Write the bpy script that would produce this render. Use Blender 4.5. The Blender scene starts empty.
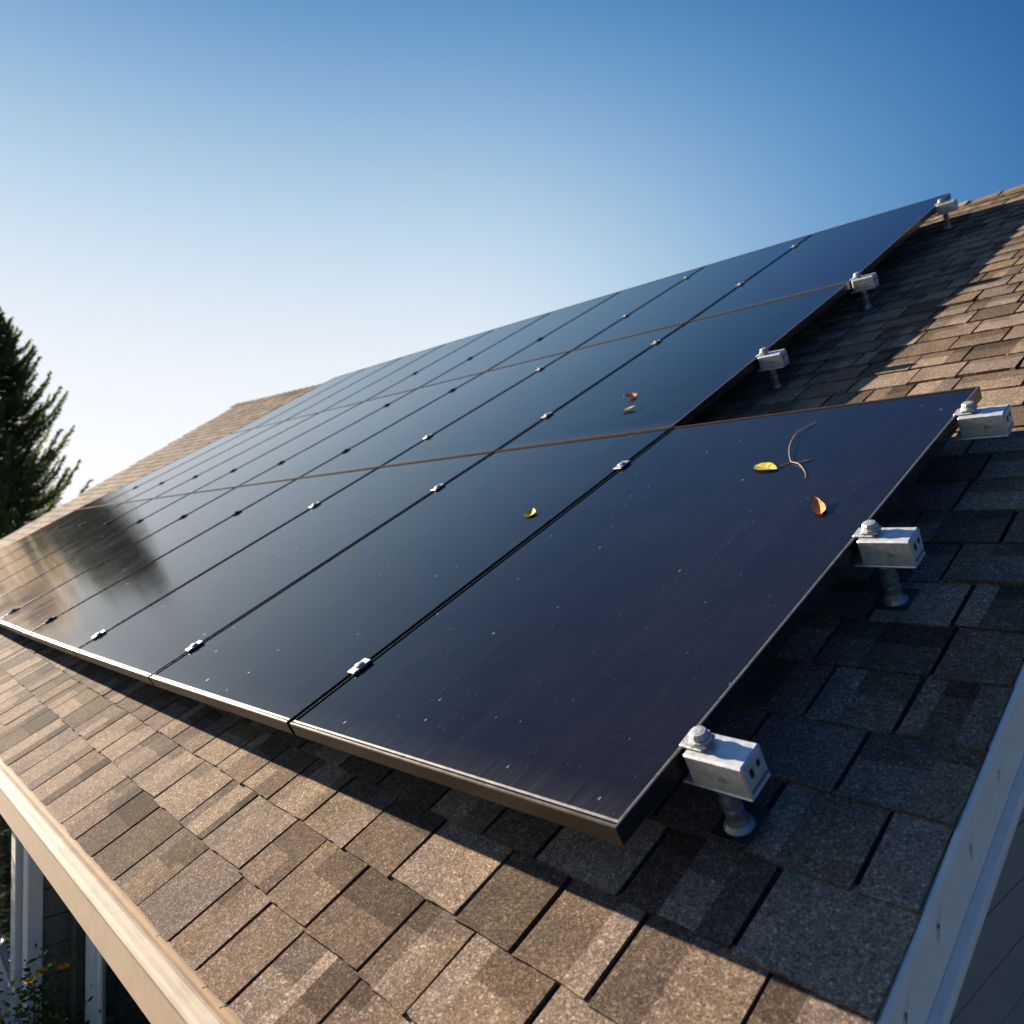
import bpy, math, random
from mathutils import Vector, Matrix
random.seed(7)
R = math.radians
scene = bpy.context.scene
col = scene.collection

# ------------------------------------------------------------------ camera
cd = bpy.data.cameras.new("camera")
cam = bpy.data.objects.new("camera", cd)
col.objects.link(cam)
cam.matrix_world = Matrix(((0.662362, 0.023764, 0.748807, 0.704513),
                           (0.749163, -0.013536, -0.662247, -0.917897),
                           (-0.005602, 0.999626, -0.026769, 0.585560),
                           (0, 0, 0, 1)))
cd.sensor_width = 36.0
cd.lens = 26.385
cd.clip_start = 0.02
cd.clip_end = 2000
cd.dof.use_dof = True
cd.dof.focus_distance = 1.75
cd.dof.aperture_fstop = 4.5
scene.camera = cam

# ------------------------------------------------------------------ sky, sun, exposure
SUN_DIR = Vector((-0.952, -0.160, 0.258)).normalized()      # towards the sun
SUN_EL = math.asin(SUN_DIR.z)
SUN_AZ = math.atan2(SUN_DIR.x, SUN_DIR.y)                   # clockwise from +Y
SKY_GAIN = 4.9
world = bpy.data.worlds.new("World")
scene.world = world
world.use_nodes = True
wn = world.node_tree
sky = wn.nodes.new("ShaderNodeTexSky")
sky.sky_type = 'NISHITA'
sky.sun_disc = False
sky.sun_elevation = SUN_EL
sky.sun_rotation = SUN_AZ
sky.altitude = 1200
sky.air_density = 1.0
sky.dust_density = 1.0
sky.ozone_density = 2.5


def wmath(op, a, b=0.0, clamp=False):
    n = wn.nodes.new("ShaderNodeMath")
    n.operation = op
    n.use_clamp = clamp
    for k, x in ((0, a), (1, b)):
        if isinstance(x, (int, float)):
            n.inputs[k].default_value = x
        else:
            wn.links.new(x, n.inputs[k])
    return n.outputs[0]


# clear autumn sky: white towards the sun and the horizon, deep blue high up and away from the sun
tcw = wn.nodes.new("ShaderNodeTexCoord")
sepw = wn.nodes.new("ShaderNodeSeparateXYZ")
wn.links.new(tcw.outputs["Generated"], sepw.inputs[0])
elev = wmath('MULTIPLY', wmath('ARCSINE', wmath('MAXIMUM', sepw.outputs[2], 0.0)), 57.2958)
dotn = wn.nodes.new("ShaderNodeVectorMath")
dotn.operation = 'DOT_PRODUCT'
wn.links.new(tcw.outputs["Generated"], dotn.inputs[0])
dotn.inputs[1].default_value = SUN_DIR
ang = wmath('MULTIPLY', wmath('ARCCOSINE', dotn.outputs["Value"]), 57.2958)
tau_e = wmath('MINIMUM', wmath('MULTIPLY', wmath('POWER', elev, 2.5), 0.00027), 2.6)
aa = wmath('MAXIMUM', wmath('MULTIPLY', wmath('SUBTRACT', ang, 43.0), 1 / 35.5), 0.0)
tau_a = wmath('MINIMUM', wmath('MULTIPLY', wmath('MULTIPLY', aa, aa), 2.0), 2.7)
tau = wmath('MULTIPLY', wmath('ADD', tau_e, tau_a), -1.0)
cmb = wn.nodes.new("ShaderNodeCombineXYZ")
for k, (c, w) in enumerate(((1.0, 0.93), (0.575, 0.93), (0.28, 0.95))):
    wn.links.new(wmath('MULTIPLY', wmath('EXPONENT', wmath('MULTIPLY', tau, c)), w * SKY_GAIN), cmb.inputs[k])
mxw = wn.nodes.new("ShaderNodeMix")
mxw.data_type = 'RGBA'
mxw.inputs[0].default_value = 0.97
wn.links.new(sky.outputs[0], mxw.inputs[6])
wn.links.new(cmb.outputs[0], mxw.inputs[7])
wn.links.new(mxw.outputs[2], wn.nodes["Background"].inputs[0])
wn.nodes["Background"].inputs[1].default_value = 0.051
sd = bpy.data.lights.new("sun", 'SUN')
sd.energy = 5.0
sd.angle = R(0.5)
sd.color = (1.0, 0.88, 0.72)
sun = bpy.data.objects.new("sun", sd)
sun.rotation_euler = SUN_DIR.to_track_quat('Z', 'Y').to_euler()
col.objects.link(sun)
scene.view_settings.view_transform = 'Standard'
scene.view_settings.look = 'None'
scene.view_settings.gamma = 1.0
scene.view_settings.exposure = 2.05

# ------------------------------------------------------------------ helpers
CT, ST = math.cos(R(30)), math.sin(R(30))


def W(u, v, n=0.0):
    """roof frame (u along the eave, v up the slope, n off the roof) -> world"""
    return Vector((-u, v * CT - n * ST, v * ST + n * CT))


VDIR = W(0, 1, 0)
NDIR = W(0, 0, 1)


def mesh_obj(name, verts, faces, mat, parent=None, smooth=False, loc=None, colors=None, uvs=None):
    base = parent.matrix_world.translation if parent else (Vector(loc) if loc is not None else Vector((0, 0, 0)))
    me = bpy.data.meshes.new(name)
    me.from_pydata([tuple(Vector(v) - base) for v in verts], [], faces)
    if colors is not None:
        ca = me.color_attributes.new("tone", 'FLOAT_COLOR', 'CORNER')
        flat = []
        for f, c in zip(faces, colors):
            for _ in f:
                flat += [c[0], c[1], c[2], 1.0]
        ca.data.foreach_set("color", flat)
    if uvs is not None:
        uv = me.uv_layers.new(name="UVMap")
        flat = []
        for f in faces:
            for i in f:
                flat += list(uvs[i])
        uv.data.foreach_set("uv", flat)
    if smooth:
        me.polygons.foreach_set("use_smooth", [True] * len(me.polygons))
    me.update()
    if isinstance(mat, (list, tuple)):
        for m in mat:
            me.materials.append(m)
    else:
        me.materials.append(mat)
    o = bpy.data.objects.new(name, me)
    col.objects.link(o)
    if parent:
        o.parent = parent
        if parent.type == 'MESH':
            pass
        o.matrix_world = Matrix.Translation(base)
    else:
        o.location = base
    return o


def reg(o):
    """matrix_world of a fresh object must be known before children are placed"""
    o.matrix_world = Matrix.Translation(o.location)
    return o


def thing(name, label, cat, loc, group=None):
    o = bpy.data.objects.new(name, None)
    o.empty_display_size = 0.1
    col.objects.link(o)
    o.location = loc
    o.matrix_world = Matrix.Translation(Vector(loc))
    o['label'] = label
    o['category'] = cat
    if group:
        o['group'] = group
    return o


def tag(o, label, cat, group=None):
    o['label'] = label
    o['category'] = cat
    if group:
        o['group'] = group
    return o


class MB:
    def __init__(self):
        self.v, self.f, self.c = [], [], []

    def quad(self, a, b, c, d, tone=None):
        i = len(self.v)
        self.v += [a, b, c, d]
        self.f.append((i, i + 1, i + 2, i + 3))
        self.c.append(tone or (1, 1, 1))

    def tri(self, a, b, c, tone=None):
        i = len(self.v)
        self.v += [a, b, c]
        self.f.append((i, i + 1, i + 2))
        self.c.append(tone or (1, 1, 1))

    def box(self, fn, x0, x1, y0, y1, z0, z1, tone=None, bev=0.0):
        """box in the coordinates of fn(x, y, z) -> world; bev chamfers all edges"""
        if bev <= 0:
            P = [fn(x, y, z) for z in (z0, z1) for y in (y0, y1) for x in (x0, x1)]
            for q in ((0, 2, 3, 1), (4, 5, 7, 6), (0, 1, 5, 4), (2, 6, 7, 3), (0, 4, 6, 2), (1, 3, 7, 5)):
                self.quad(*[P[i] for i in q], tone)
            return
        b = bev
        lo, hi = (x0, y0, z0), (x1, y1, z1)
        V = {}
        for sx in (0, 1):
            for sy in (0, 1):
                for sz in (0, 1):
                    s = (sx, sy, sz)
                    for ax in range(3):
                        co = []
                        for k in range(3):
                            base = hi[k] if s[k] else lo[k]
                            if k != ax:
                                base += -b if s[k] else b
                            co.append(base)
                        V[(s, ax)] = fn(*co)
        for ax in range(3):
            o1, o2 = [k for k in range(3) if k != ax]
            for side in (0, 1):
                q = []
                for (i, j) in ((0, 0), (1, 0), (1, 1), (0, 1)):
                    s = [0, 0, 0]
                    s[ax] = side
                    s[o1] = i
                    s[o2] = j
                    q.append(V[(tuple(s), ax)])
                self.quad(*q, tone)
            for i in (0, 1):
                for j in (0, 1):
                    s0 = [0, 0, 0]
                    s0[o1] = i
                    s0[o2] = j
                    s1 = list(s0)
                    s1[ax] = 1
                    self.quad(V[(tuple(s0), o1)], V[(tuple(s1), o1)], V[(tuple(s1), o2)], V[(tuple(s0), o2)], tone)
        for sx in (0, 1):
            for sy in (0, 1):
                for sz in (0, 1):
                    s = (sx, sy, sz)
                    self.tri(V[(s, 0)], V[(s, 1)], V[(s, 2)], tone)

    def lathe(self, fn, prof, seg=20, tone=None):
        """prof: (radius, height) list revolved about the local z of fn"""
        n0 = len(self.v)
        for (r, h) in prof:
            for k in range(seg):
                a = 2 * math.pi * k / seg
                self.v.append(fn(r * math.cos(a), r * math.sin(a), h))
        for j in range(len(prof) - 1):
            for k in range(seg):
                a, b = n0 + j * seg + k, n0 + j * seg + (k + 1) % seg
                self.f.append((a, b, b + seg, a + seg))
                self.c.append(tone or (1, 1, 1))
        for j in (0, len(prof) - 1):
            self.f.append(tuple(n0 + j * seg + k for k in range(seg)))
            self.c.append(tone or (1, 1, 1))

    def tube(self, pts, radii, seg=6):
        n0 = len(self.v)
        for i, p in enumerate(pts):
            d = (pts[min(i + 1, len(pts) - 1)] - pts[max(i - 1, 0)]).normalized()
            a = d.cross(Vector((0.31, 0.2, 0.93))).normalized()
            b = d.cross(a)
            for k in range(seg):
                t = 2 * math.pi * k / seg
                self.v.append(p + (a * math.cos(t) + b * math.sin(t)) * radii[i])
        for j in range(len(pts) - 1):
            for k in range(seg):
                a, b = n0 + j * seg + k, n0 + j * seg + (k + 1) % seg
                self.f.append((a, b, b + seg, a + seg))
                self.c.append((1, 1, 1))

    def build(self, name, mat, parent=None, smooth=False, tones=False, loc=None):
        return mesh_obj(name, self.v, self.f, mat, parent, smooth, loc, self.c if tones else None)


# ------------------------------------------------------------------ materials
def new_mat(name):
    m = bpy.data.materials.new(name)
    m.use_nodes = True
    nt = m.node_tree
    return m, nt, nt.nodes["Principled BSDF"]


def node(nt, kind, **kw):
    n = nt.nodes.new(kind)
    for k, v in kw.items():
        setattr(n, k, v)
    return n


def noise(nt, vec, scale, detail=3.0, rough=0.5):
    n = node(nt, "ShaderNodeTexNoise")
    n.inputs["Scale"].default_value = scale
    n.inputs["Detail"].default_value = detail
    n.inputs["Roughness"].default_value = rough
    if vec:
        nt.links.new(vec, n.inputs["Vector"])
    return n.outputs["Fac"]


def ramp(nt, fac, stops):
    r = node(nt, "ShaderNodeValToRGB")
    e = r.color_ramp.elements
    e[0].position, e[0].color = stops[0][0], (*stops[0][1], 1)
    e[1].position, e[1].color = stops[-1][0], (*stops[-1][1], 1)
    for p, c in stops[1:-1]:
        k = e.new(p)
        k.color = (*c, 1)
    nt.links.new(fac, r.inputs[0])
    return r.outputs[0]


def mix(nt, kind, fac, a, b):
    m = node(nt, "ShaderNodeMix", data_type='RGBA', blend_type=kind)
    if isinstance(fac, float):
        m.inputs[0].default_value = fac
    else:
        nt.links.new(fac, m.inputs[0])
    for s, i in ((a, 6), (b, 7)):
        if isinstance(s, tuple):
            m.inputs[i].default_value = (*s, 1)
        else:
            nt.links.new(s, m.inputs[i])
    return m.outputs[2]


def bump(nt, bsdf, h, strength, dist):
    b = node(nt, "ShaderNodeBump")
    b.inputs["Strength"].default_value = strength
    b.inputs["Distance"].default_value = dist
    nt.links.new(h, b.inputs["Height"])
    nt.links.new(b.outputs[0], bsdf.inputs["Normal"])


def gray(a):
    return (a, a, a)


def mat_shingle():
    m, nt, b = new_mat("asphalt_shingle")
    tc = node(nt, "ShaderNodeTexCoord").outputs["Object"]
    at = node(nt, "ShaderNodeVertexColor", layer_name="tone").outputs[0]

    def cells(scale):
        v = node(nt, "ShaderNodeTexVoronoi")
        v.inputs["Scale"].default_value = scale
        nt.links.new(tc, v.inputs["Vector"])
        sp_ = node(nt, "ShaderNodeSeparateColor")
        nt.links.new(v.outputs["Color"], sp_.inputs[0])
        return sp_.outputs[0], v.outputs["Distance"]
    r1, d1 = cells(430)
    r2, d2 = cells(210)
    g3 = noise(nt, tc, 9, 4, 0.6)
    g4 = noise(nt, tc, 60, 3, 0.6)
    c = mix(nt, 'MULTIPLY', 1.0, at, ramp(nt, r1, [(0.0, gray(0.52)), (0.55, gray(0.95)), (0.86, (1.28, 1.26, 1.24)), (1.0, (1.95, 1.9, 1.85))]))
    c = mix(nt, 'MULTIPLY', 1.0, c, ramp(nt, r2, [(0.0, gray(0.75)), (0.9, gray(1.12)), (1.0, gray(1.7))]))
    c = mix(nt, 'MULTIPLY', 1.0, c, ramp(nt, g3, [(0.3, (0.80, 0.81, 0.84)), (0.7, (1.16, 1.12, 1.06))]))
    c = mix(nt, 'MULTIPLY', 1.0, c, ramp(nt, g4, [(0.3, gray(0.85)), (0.7, gray(1.12))]))
    nt.links.new(c, b.inputs["Base Color"])
    b.inputs["Roughness"].default_value = 0.95
    b.inputs["Specular IOR Level"].default_value = 0.04
    bump(nt, b, r1, 0.30, 0.0015)
    return m


def mat_simple(name, colr, rough, metal=0.0, var=0.15, scale=40, bmp=0.0, spec=0.5):
    m, nt, b = new_mat(name)
    tc = node(nt, "ShaderNodeTexCoord").outputs["Object"]
    n = noise(nt, tc, scale, 4, 0.6)
    c = ramp(nt, n, [(0.3, tuple(x * (1 - var) for x in colr)), (0.7, tuple(x * (1 + var) for x in colr))])
    nt.links.new(c, b.inputs["Base Color"])
    rr = ramp(nt, n, [(0.3, gray(max(0.02, rough - 0.06))), (0.7, gray(min(1, rough + 0.06)))])
    nt.links.new(rr, b.inputs["Roughness"])
    b.inputs["Metallic"].default_value = metal
    b.inputs["Specular IOR Level"].default_value = spec
    if bmp:
        bump(nt, b, n, bmp, 0.002)
    return m


def mat_wood(name, c0, c1, rough=0.5, grain_axis=0):
    m, nt, b = new_mat(name)
    tc = node(nt, "ShaderNodeTexCoord").outputs["Object"]
    mp = node(nt, "ShaderNodeMapping")
    sc = [60, 60, 60]
    sc[grain_axis] = 2.5
    mp.inputs["Scale"].default_value = sc
    nt.links.new(tc, mp.inputs["Vector"])
    g = noise(nt, mp.outputs[0], 2.2, 5, 0.65)
    g2 = noise(nt, tc, 14, 4, 0.6)
    c = ramp(nt, g, [(0.3, c0), (0.68, c1)])
    c = mix(nt, 'MULTIPLY', 1.0, c, ramp(nt, g2, [(0.28, gray(0.82)), (0.6, gray(1.05))]))
    nt.links.new(c, b.inputs["Base Color"])
    b.inputs["Roughness"].default_value = rough
    b.inputs["Specular IOR Level"].default_value = 0.2
    bump(nt, b, g, 0.25, 0.002)
    return m


def mat_glass_panel():
    m, nt, b = new_mat("solar_glass")
    uv = node(nt, "ShaderNodeTexCoord").outputs["UV"]
    sep = node(nt, "ShaderNodeSeparateXYZ")
    nt.links.new(uv, sep.inputs[0])

    def lines(sock, period, width):
        mu = node(nt, "ShaderNodeMath", operation='MULTIPLY')
        nt.links.new(sock, mu.inputs[0])
        mu.inputs[1].default_value = 1 / period
        fr = node(nt, "ShaderNodeMath", operation='FRACT')
        nt.links.new(mu.outputs[0], fr.inputs[0])
        lt = node(nt, "ShaderNodeMath", operation='LESS_THAN')
        nt.links.new(fr.outputs[0], lt.inputs[0])
        lt.inputs[1].default_value = width / period
        return lt.outputs[0]

    c = mix(nt, 'MIX', lines(sep.outputs[0], 0.0085, 0.0020), (0.0050, 0.0032, 0.0044), (0.0092, 0.0064, 0.0076))
    c = mix(nt, 'MIX', lines(sep.outputs[1], 0.0122, 0.0020), c, (0.0078, 0.0058, 0.0070))
    c = mix(nt, 'MIX', lines(sep.outputs[0], 0.158, 0.0022), c, (0.003, 0.0025, 0.004))
    c = mix(nt, 'MIX', lines(sep.outputs[1], 0.158, 0.0022), c, (0.003, 0.0025, 0.004))
    # module to module tone, dust film, rain streaks, specks of dirt
    oi = node(nt, "ShaderNodeObjectInfo").outputs["Random"]
    c = mix(nt, 'MULTIPLY', 1.0, c, ramp(nt, oi, [(0.0, (0.75, 0.78, 0.9)), (1.0, (1.25, 1.2, 1.15))]))
    du = noise(nt, uv, 5, 6, 0.7)
    c = mix(nt, 'ADD', 1.0, c, ramp(nt, du, [(0.42, gray(0.0)), (0.8, (0.004, 0.0034, 0.003))]))
    ms = node(nt, "ShaderNodeMapping")
    ms.inputs["Scale"].default_value = (42.0, 1.6, 1.0)
    nt.links.new(uv, ms.inputs["Vector"])
    stn = noise(nt, ms.outputs[0], 1.0, 5, 0.7)
    c = mix(nt, 'ADD', 1.0, c, ramp(nt, stn, [(0.5, gray(0.0)), (0.85, (0.006, 0.0052, 0.0048))]))

    # grime gathers above the lower frame lip of each module
    md = node(nt, "ShaderNodeMath", operation='MODULO')
    nt.links.new(sep.outputs[1], md.inputs[0])
    md.inputs[1].default_value = 4.0
    gr = ramp(nt, md.outputs[0], [(0.012, gray(1.0)), (0.085, gray(0.0))])
    gr = mix(nt, 'MULTIPLY', 1.0, gr, ramp(nt, noise(nt, ms.outputs[0], 2.2, 5, 0.75), [(0.35, gray(0.05)), (0.7, gray(1.0))]))
    c = mix(nt, 'MIX', gr, c, (0.034, 0.029, 0.026))

    def specks(scale, ysc, lo, mx, colr, cc):
        mp_ = node(nt, "ShaderNodeMapping")
        mp_.inputs["Scale"].default_value = (1.0, ysc, 1.0)
        nt.links.new(uv, mp_.inputs["Vector"])
        vo_ = node(nt, "ShaderNodeTexVoronoi")
        vo_.inputs["Scale"].default_value = scale
        nt.links.new(mp_.outputs[0], vo_.inputs["Vector"])
        sz = ramp(nt, vo_.outputs["Color"], [(lo, gray(0.0)), (0.97, gray(mx))])
        lt_ = node(nt, "ShaderNodeMath", operation='LESS_THAN')
        nt.links.new(vo_.outputs["Distance"], lt_.inputs[0])
        nt.links.new(sz, lt_.inputs[1])
        return mix(nt, 'MIX', lt_.outputs[0], cc, colr), lt_.outputs[0]
    c, l1 = specks(40, 0.42, 0.5, 0.10, (0.10, 0.09, 0.085), c)
    c, l2 = specks(95, 0.30, 0.35, 0.13, (0.045, 0.04, 0.04), c)
    c, l3 = specks(9, 0.8, 0.7, 0.045, (0.22, 0.19, 0.17), c)
    nt.links.new(c, b.inputs["Base Color"])
    rr = ramp(nt, noise(nt, uv, 3.0, 5, 0.6), [(0.3, gray(0.07)), (0.7, gray(0.11))])
    rr = mix(nt, 'ADD', 1.0, rr, ramp(nt, stn, [(0.4, gray(0.0)), (0.8, gray(0.05))]))
    for l_ in (l1, l3):
        rr = mix(nt, 'MIX', l_, rr, gray(0.7))
    nt.links.new(rr, b.inputs["Roughness"])
    b.inputs["IOR"].default_value = 1.50
    return m


def mat_leafy(name, c0, c1, scale=3.0, trans=0.25):
    m, nt, b = new_mat(name)
    tc = node(nt, "ShaderNodeTexCoord").outputs["Object"]
    n = noise(nt, tc, scale, 4, 0.7)
    c = ramp(nt, n, [(0.3, c0), (0.7, c1)])
    nt.links.new(c, b.inputs["Base Color"])
    b.inputs["Roughness"].default_value = 0.75
    b.inputs["Specular IOR Level"].default_value = 0.1
    tr = node(nt, "ShaderNodeBsdfTranslucent")
    nt.links.new(c, tr.inputs["Color"])
    mx = node(nt, "ShaderNodeMixShader")
    mx.inputs[0].default_value = trans
    nt.links.new(b.outputs[0], mx.inputs[1])
    nt.links.new(tr.outputs[0], mx.inputs[2])
    nt.links.new(mx.outputs[0], nt.nodes["Material Output"].inputs["Surface"])
    return m


M_SH = mat_shingle()
M_UNDER = mat_simple("shade_dark_underlay", (0.012, 0.012, 0.013), 0.9)  # slot shade between shingle tabs is put into this near-black
M_FRAME = mat_simple("anodised_frame", (0.085, 0.068, 0.057), 0.46, 0.75, 0.12, 60)
M_FRAMESHADE = mat_simple("shade_black_frame", (0.010, 0.010, 0.012), 0.26, 0.0, 0.2, 60)  # shade of seams, groove and side faces put into the frame colour
M_FRAMED = mat_simple("dull_bronze_frame", (0.085, 0.060, 0.045), 0.9, 0.0, 0.2, 60, spec=0.04)
M_LIPHILITE = mat_simple("frame_lip_highlight", (0.25, 0.225, 0.215), 0.5, 0.6, 0.15, 60)  # sky highlight along the lip put into a paler frame colour
M_GLASS = mat_glass_panel()
M_ALU = mat_simple("brushed_aluminium", (0.54, 0.54, 0.55), 0.42, 0.5, 0.16, 90, 0.15)
M_ALU2 = mat_simple("cast_clamp", (0.38, 0.38, 0.38), 0.45, 0.5, 0.25, 160, 0.5)
M_POST = mat_simple("galvanised_post", (0.24, 0.25, 0.26), 0.38, 0.7, 0.2, 70, 0.2)
M_FLASH = mat_simple("flashing_plate", (0.03, 0.033, 0.037), 0.5, 0.3, 0.2, 50)
M_HOLE = mat_simple("dark_hole", (0.015, 0.015, 0.017), 0.7)
M_TRIMTOP = mat_wood("weathered_trim", (0.20, 0.125, 0.065), (0.28, 0.18, 0.10), 0.85)
M_CREAM = mat_wood("cream_paint", (0.31, 0.255, 0.195), (0.41, 0.345, 0.275), 0.8)
M_TANFACE = mat_simple("tan_fascia_paint", (0.46, 0.325, 0.22), 0.75, 0, 0.06, 30, 0.1)
M_RAKE = mat_simple("white_trim_paint", (0.92, 0.75, 0.62), 0.6, 0, 0.06, 18, 0.1)
M_RUST = mat_simple("rusty_nail", (0.05, 0.028, 0.014), 0.8)
M_SIDE = mat_simple("grey_siding", (0.20, 0.155, 0.135), 0.6, 0, 0.08, 22, 0.1)
M_SIDE2 = mat_simple("grey_gable_siding", (0.30, 0.235, 0.21), 0.6, 0, 0.06, 22, 0.1)
M_BROWN = mat_wood("brown_post_paint", (0.11, 0.085, 0.065), (0.15, 0.115, 0.09), 0.5, 2)
M_WHITE = mat_simple("white_window_paint", (0.86, 0.76, 0.70), 0.35, 0, 0.03, 20)
M_PANE = mat_simple("window_pane", (0.012, 0.014, 0.016), 0.08, spec=0.2)
M_SOFF = mat_simple("soffit_board", (0.45, 0.42, 0.38), 0.6)
M_BARK = mat_simple("conifer_bark", (0.07, 0.05, 0.035), 0.85, 0, 0.3, 12, 0.5)
M_NEEDLE = mat_leafy("conifer_needles", (0.050, 0.092, 0.040), (0.20, 0.21, 0.085), 0.45, 0.6)
M_SHRUB = mat_leafy("shrub_leaves", (0.02, 0.045, 0.012), (0.08, 0.12, 0.03), 5)
M_ORANGE = mat_leafy("orange_petal", (0.75, 0.24, 0.02), (0.85, 0.40, 0.04), 30)
M_BRONZE = mat_leafy("bronze_leaves", (0.46, 0.33, 0.20), (0.72, 0.55, 0.38), 1.2, 0.7)
M_STEM = mat_simple("shrub_stem", (0.06, 0.05, 0.03), 0.8)


def mat_leaf(name, c0, c1, c2):
    m, nt, b = new_mat(name)
    tc = node(nt, "ShaderNodeTexCoord").outputs["Object"]
    n = noise(nt, tc, 55, 5, 0.7)
    c = ramp(nt, n, [(0.28, c0), (0.5, c1), (0.72, c2)])
    nt.links.new(c, b.inputs["Base Color"])
    b.inputs["Roughness"].default_value = 0.5
    bump(nt, b, n, 0.4, 0.001)
    return m


M_LYEL = mat_leaf("yellow_leaf", (0.25, 0.15, 0.015), (0.55, 0.37, 0.03), (0.62, 0.45, 0.06))
M_LGRN = mat_leaf("yellow_green_leaf", (0.10, 0.095, 0.012), (0.34, 0.28, 0.02), (0.48, 0.40, 0.05))
M_LORG = mat_leaf("orange_leaf", (0.30, 0.09, 0.02), (0.55, 0.20, 0.05), (0.62, 0.30, 0.10))
M_LRED = mat_leaf("red_orange_leaf", (0.25, 0.05, 0.01), (0.60, 0.14, 0.015), (0.70, 0.30, 0.04))
M_TWIG = mat_simple("dry_twig", (0.36, 0.22, 0.15), 0.7)


def mat_ground():
    m, nt, b = new_mat("lawn")
    tc = node(nt, "ShaderNodeTexCoord").outputs["Object"]
    n = noise(nt, tc, 0.6, 8, 0.7)
    c = ramp(nt, n, [(0.3, (0.035, 0.05, 0.015)), (0.5, (0.06, 0.075, 0.025)), (0.75, (0.11, 0.10, 0.05))])
    nt.links.new(c, b.inputs["Base Color"])
    b.inputs["Roughness"].default_value = 0.9
    bump(nt, b, noise(nt, tc, 60, 4, 0.7), 0.6, 0.03)
    return m


# ------------------------------------------------------------------ ground
GZ = -2.75
g = MB()
N = 24
for i in range(N):
    for j in range(N):
        def gp(a, b):
            f = lambda t: (abs(2 * t / N - 1) ** 3) * (1 if t > N / 2 else -1) * 900
            return Vector((f(a), f(b), GZ))
        g.quad(gp(i, j), gp(i + 1, j), gp(i + 1, j + 1), gp(i, j + 1))
go = g.build("ground", mat_ground())
go['kind'] = 'structure'

# ------------------------------------------------------------------ house
house = thing("house", "house under a brown asphalt shingle roof carrying solar panels, with tan fascia and grey siding", "house", (-6, 3, GZ))
RIDGE0, RIDGE1 = 5.86, 5.50           # ridge distance up the slope, near and far end
U0 = -0.31                            # near rake


def far_rake(v):
    return 12.6 + 0.14 * v


def eave(u):
    return -0.455 - 0.030 * max(u, -0.3)


def ridge_v(u):
    return RIDGE0 + (RIDGE1 - RIDGE0) * (u / 13.4)


def swell(u, v):
    """the roof's far end lifts a little, as in the photograph"""
    return 0.060 * max(v, 0) * (max(u, 0) / 13.2) ** 2


def RW(u, v, n=0.0):
    return W(u, v, n + swell(u, v))


# roof: front sheet, back slope, ridge
m = MB()
US = [U0 + (13.4 - U0) * i / 12 for i in range(13)]
for i in range(12):
    for j in range(8):
        def rp(u, k, n):
            e, r = eave(u), ridge_v(u)
            v = e + (r - e) * k / 8
            uu = min(u, far_rake(v)) if u > 12 else u
            if u >= 13.39:
                uu = far_rake(v)
            return RW(uu, v, n)
        m.quad(rp(US[i], j, -0.0015), rp(US[i + 1], j, -0.0015), rp(US[i + 1], j + 1, -0.0015), rp(US[i], j + 1, -0.0015))
        m.quad(rp(US[i], j, -0.030), rp(US[i], j + 1, -0.030), rp(US[i + 1], j + 1, -0.030), rp(US[i + 1], j, -0.030))
roof = m.build("roof", M_UNDER, house)
BACKY = 11.0
m = MB()
for i in range(12):
    ua = [U0 + (13.37 - U0) * (i + q) / 12 for q in (0, 1)]
    pa = [RW(u, ridge_v(u), 0.004) for u in ua]
    pb = [Vector((p.x, p.y + 5.3, p.z - 5.3 * math.tan(R(30)))) for p in pa]
    m.quad(pa[0], pa[1], pb[1], pb[0], (0.24, 0.19, 0.145))
m.build("back_slope", M_SH, roof, tones=True)

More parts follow.
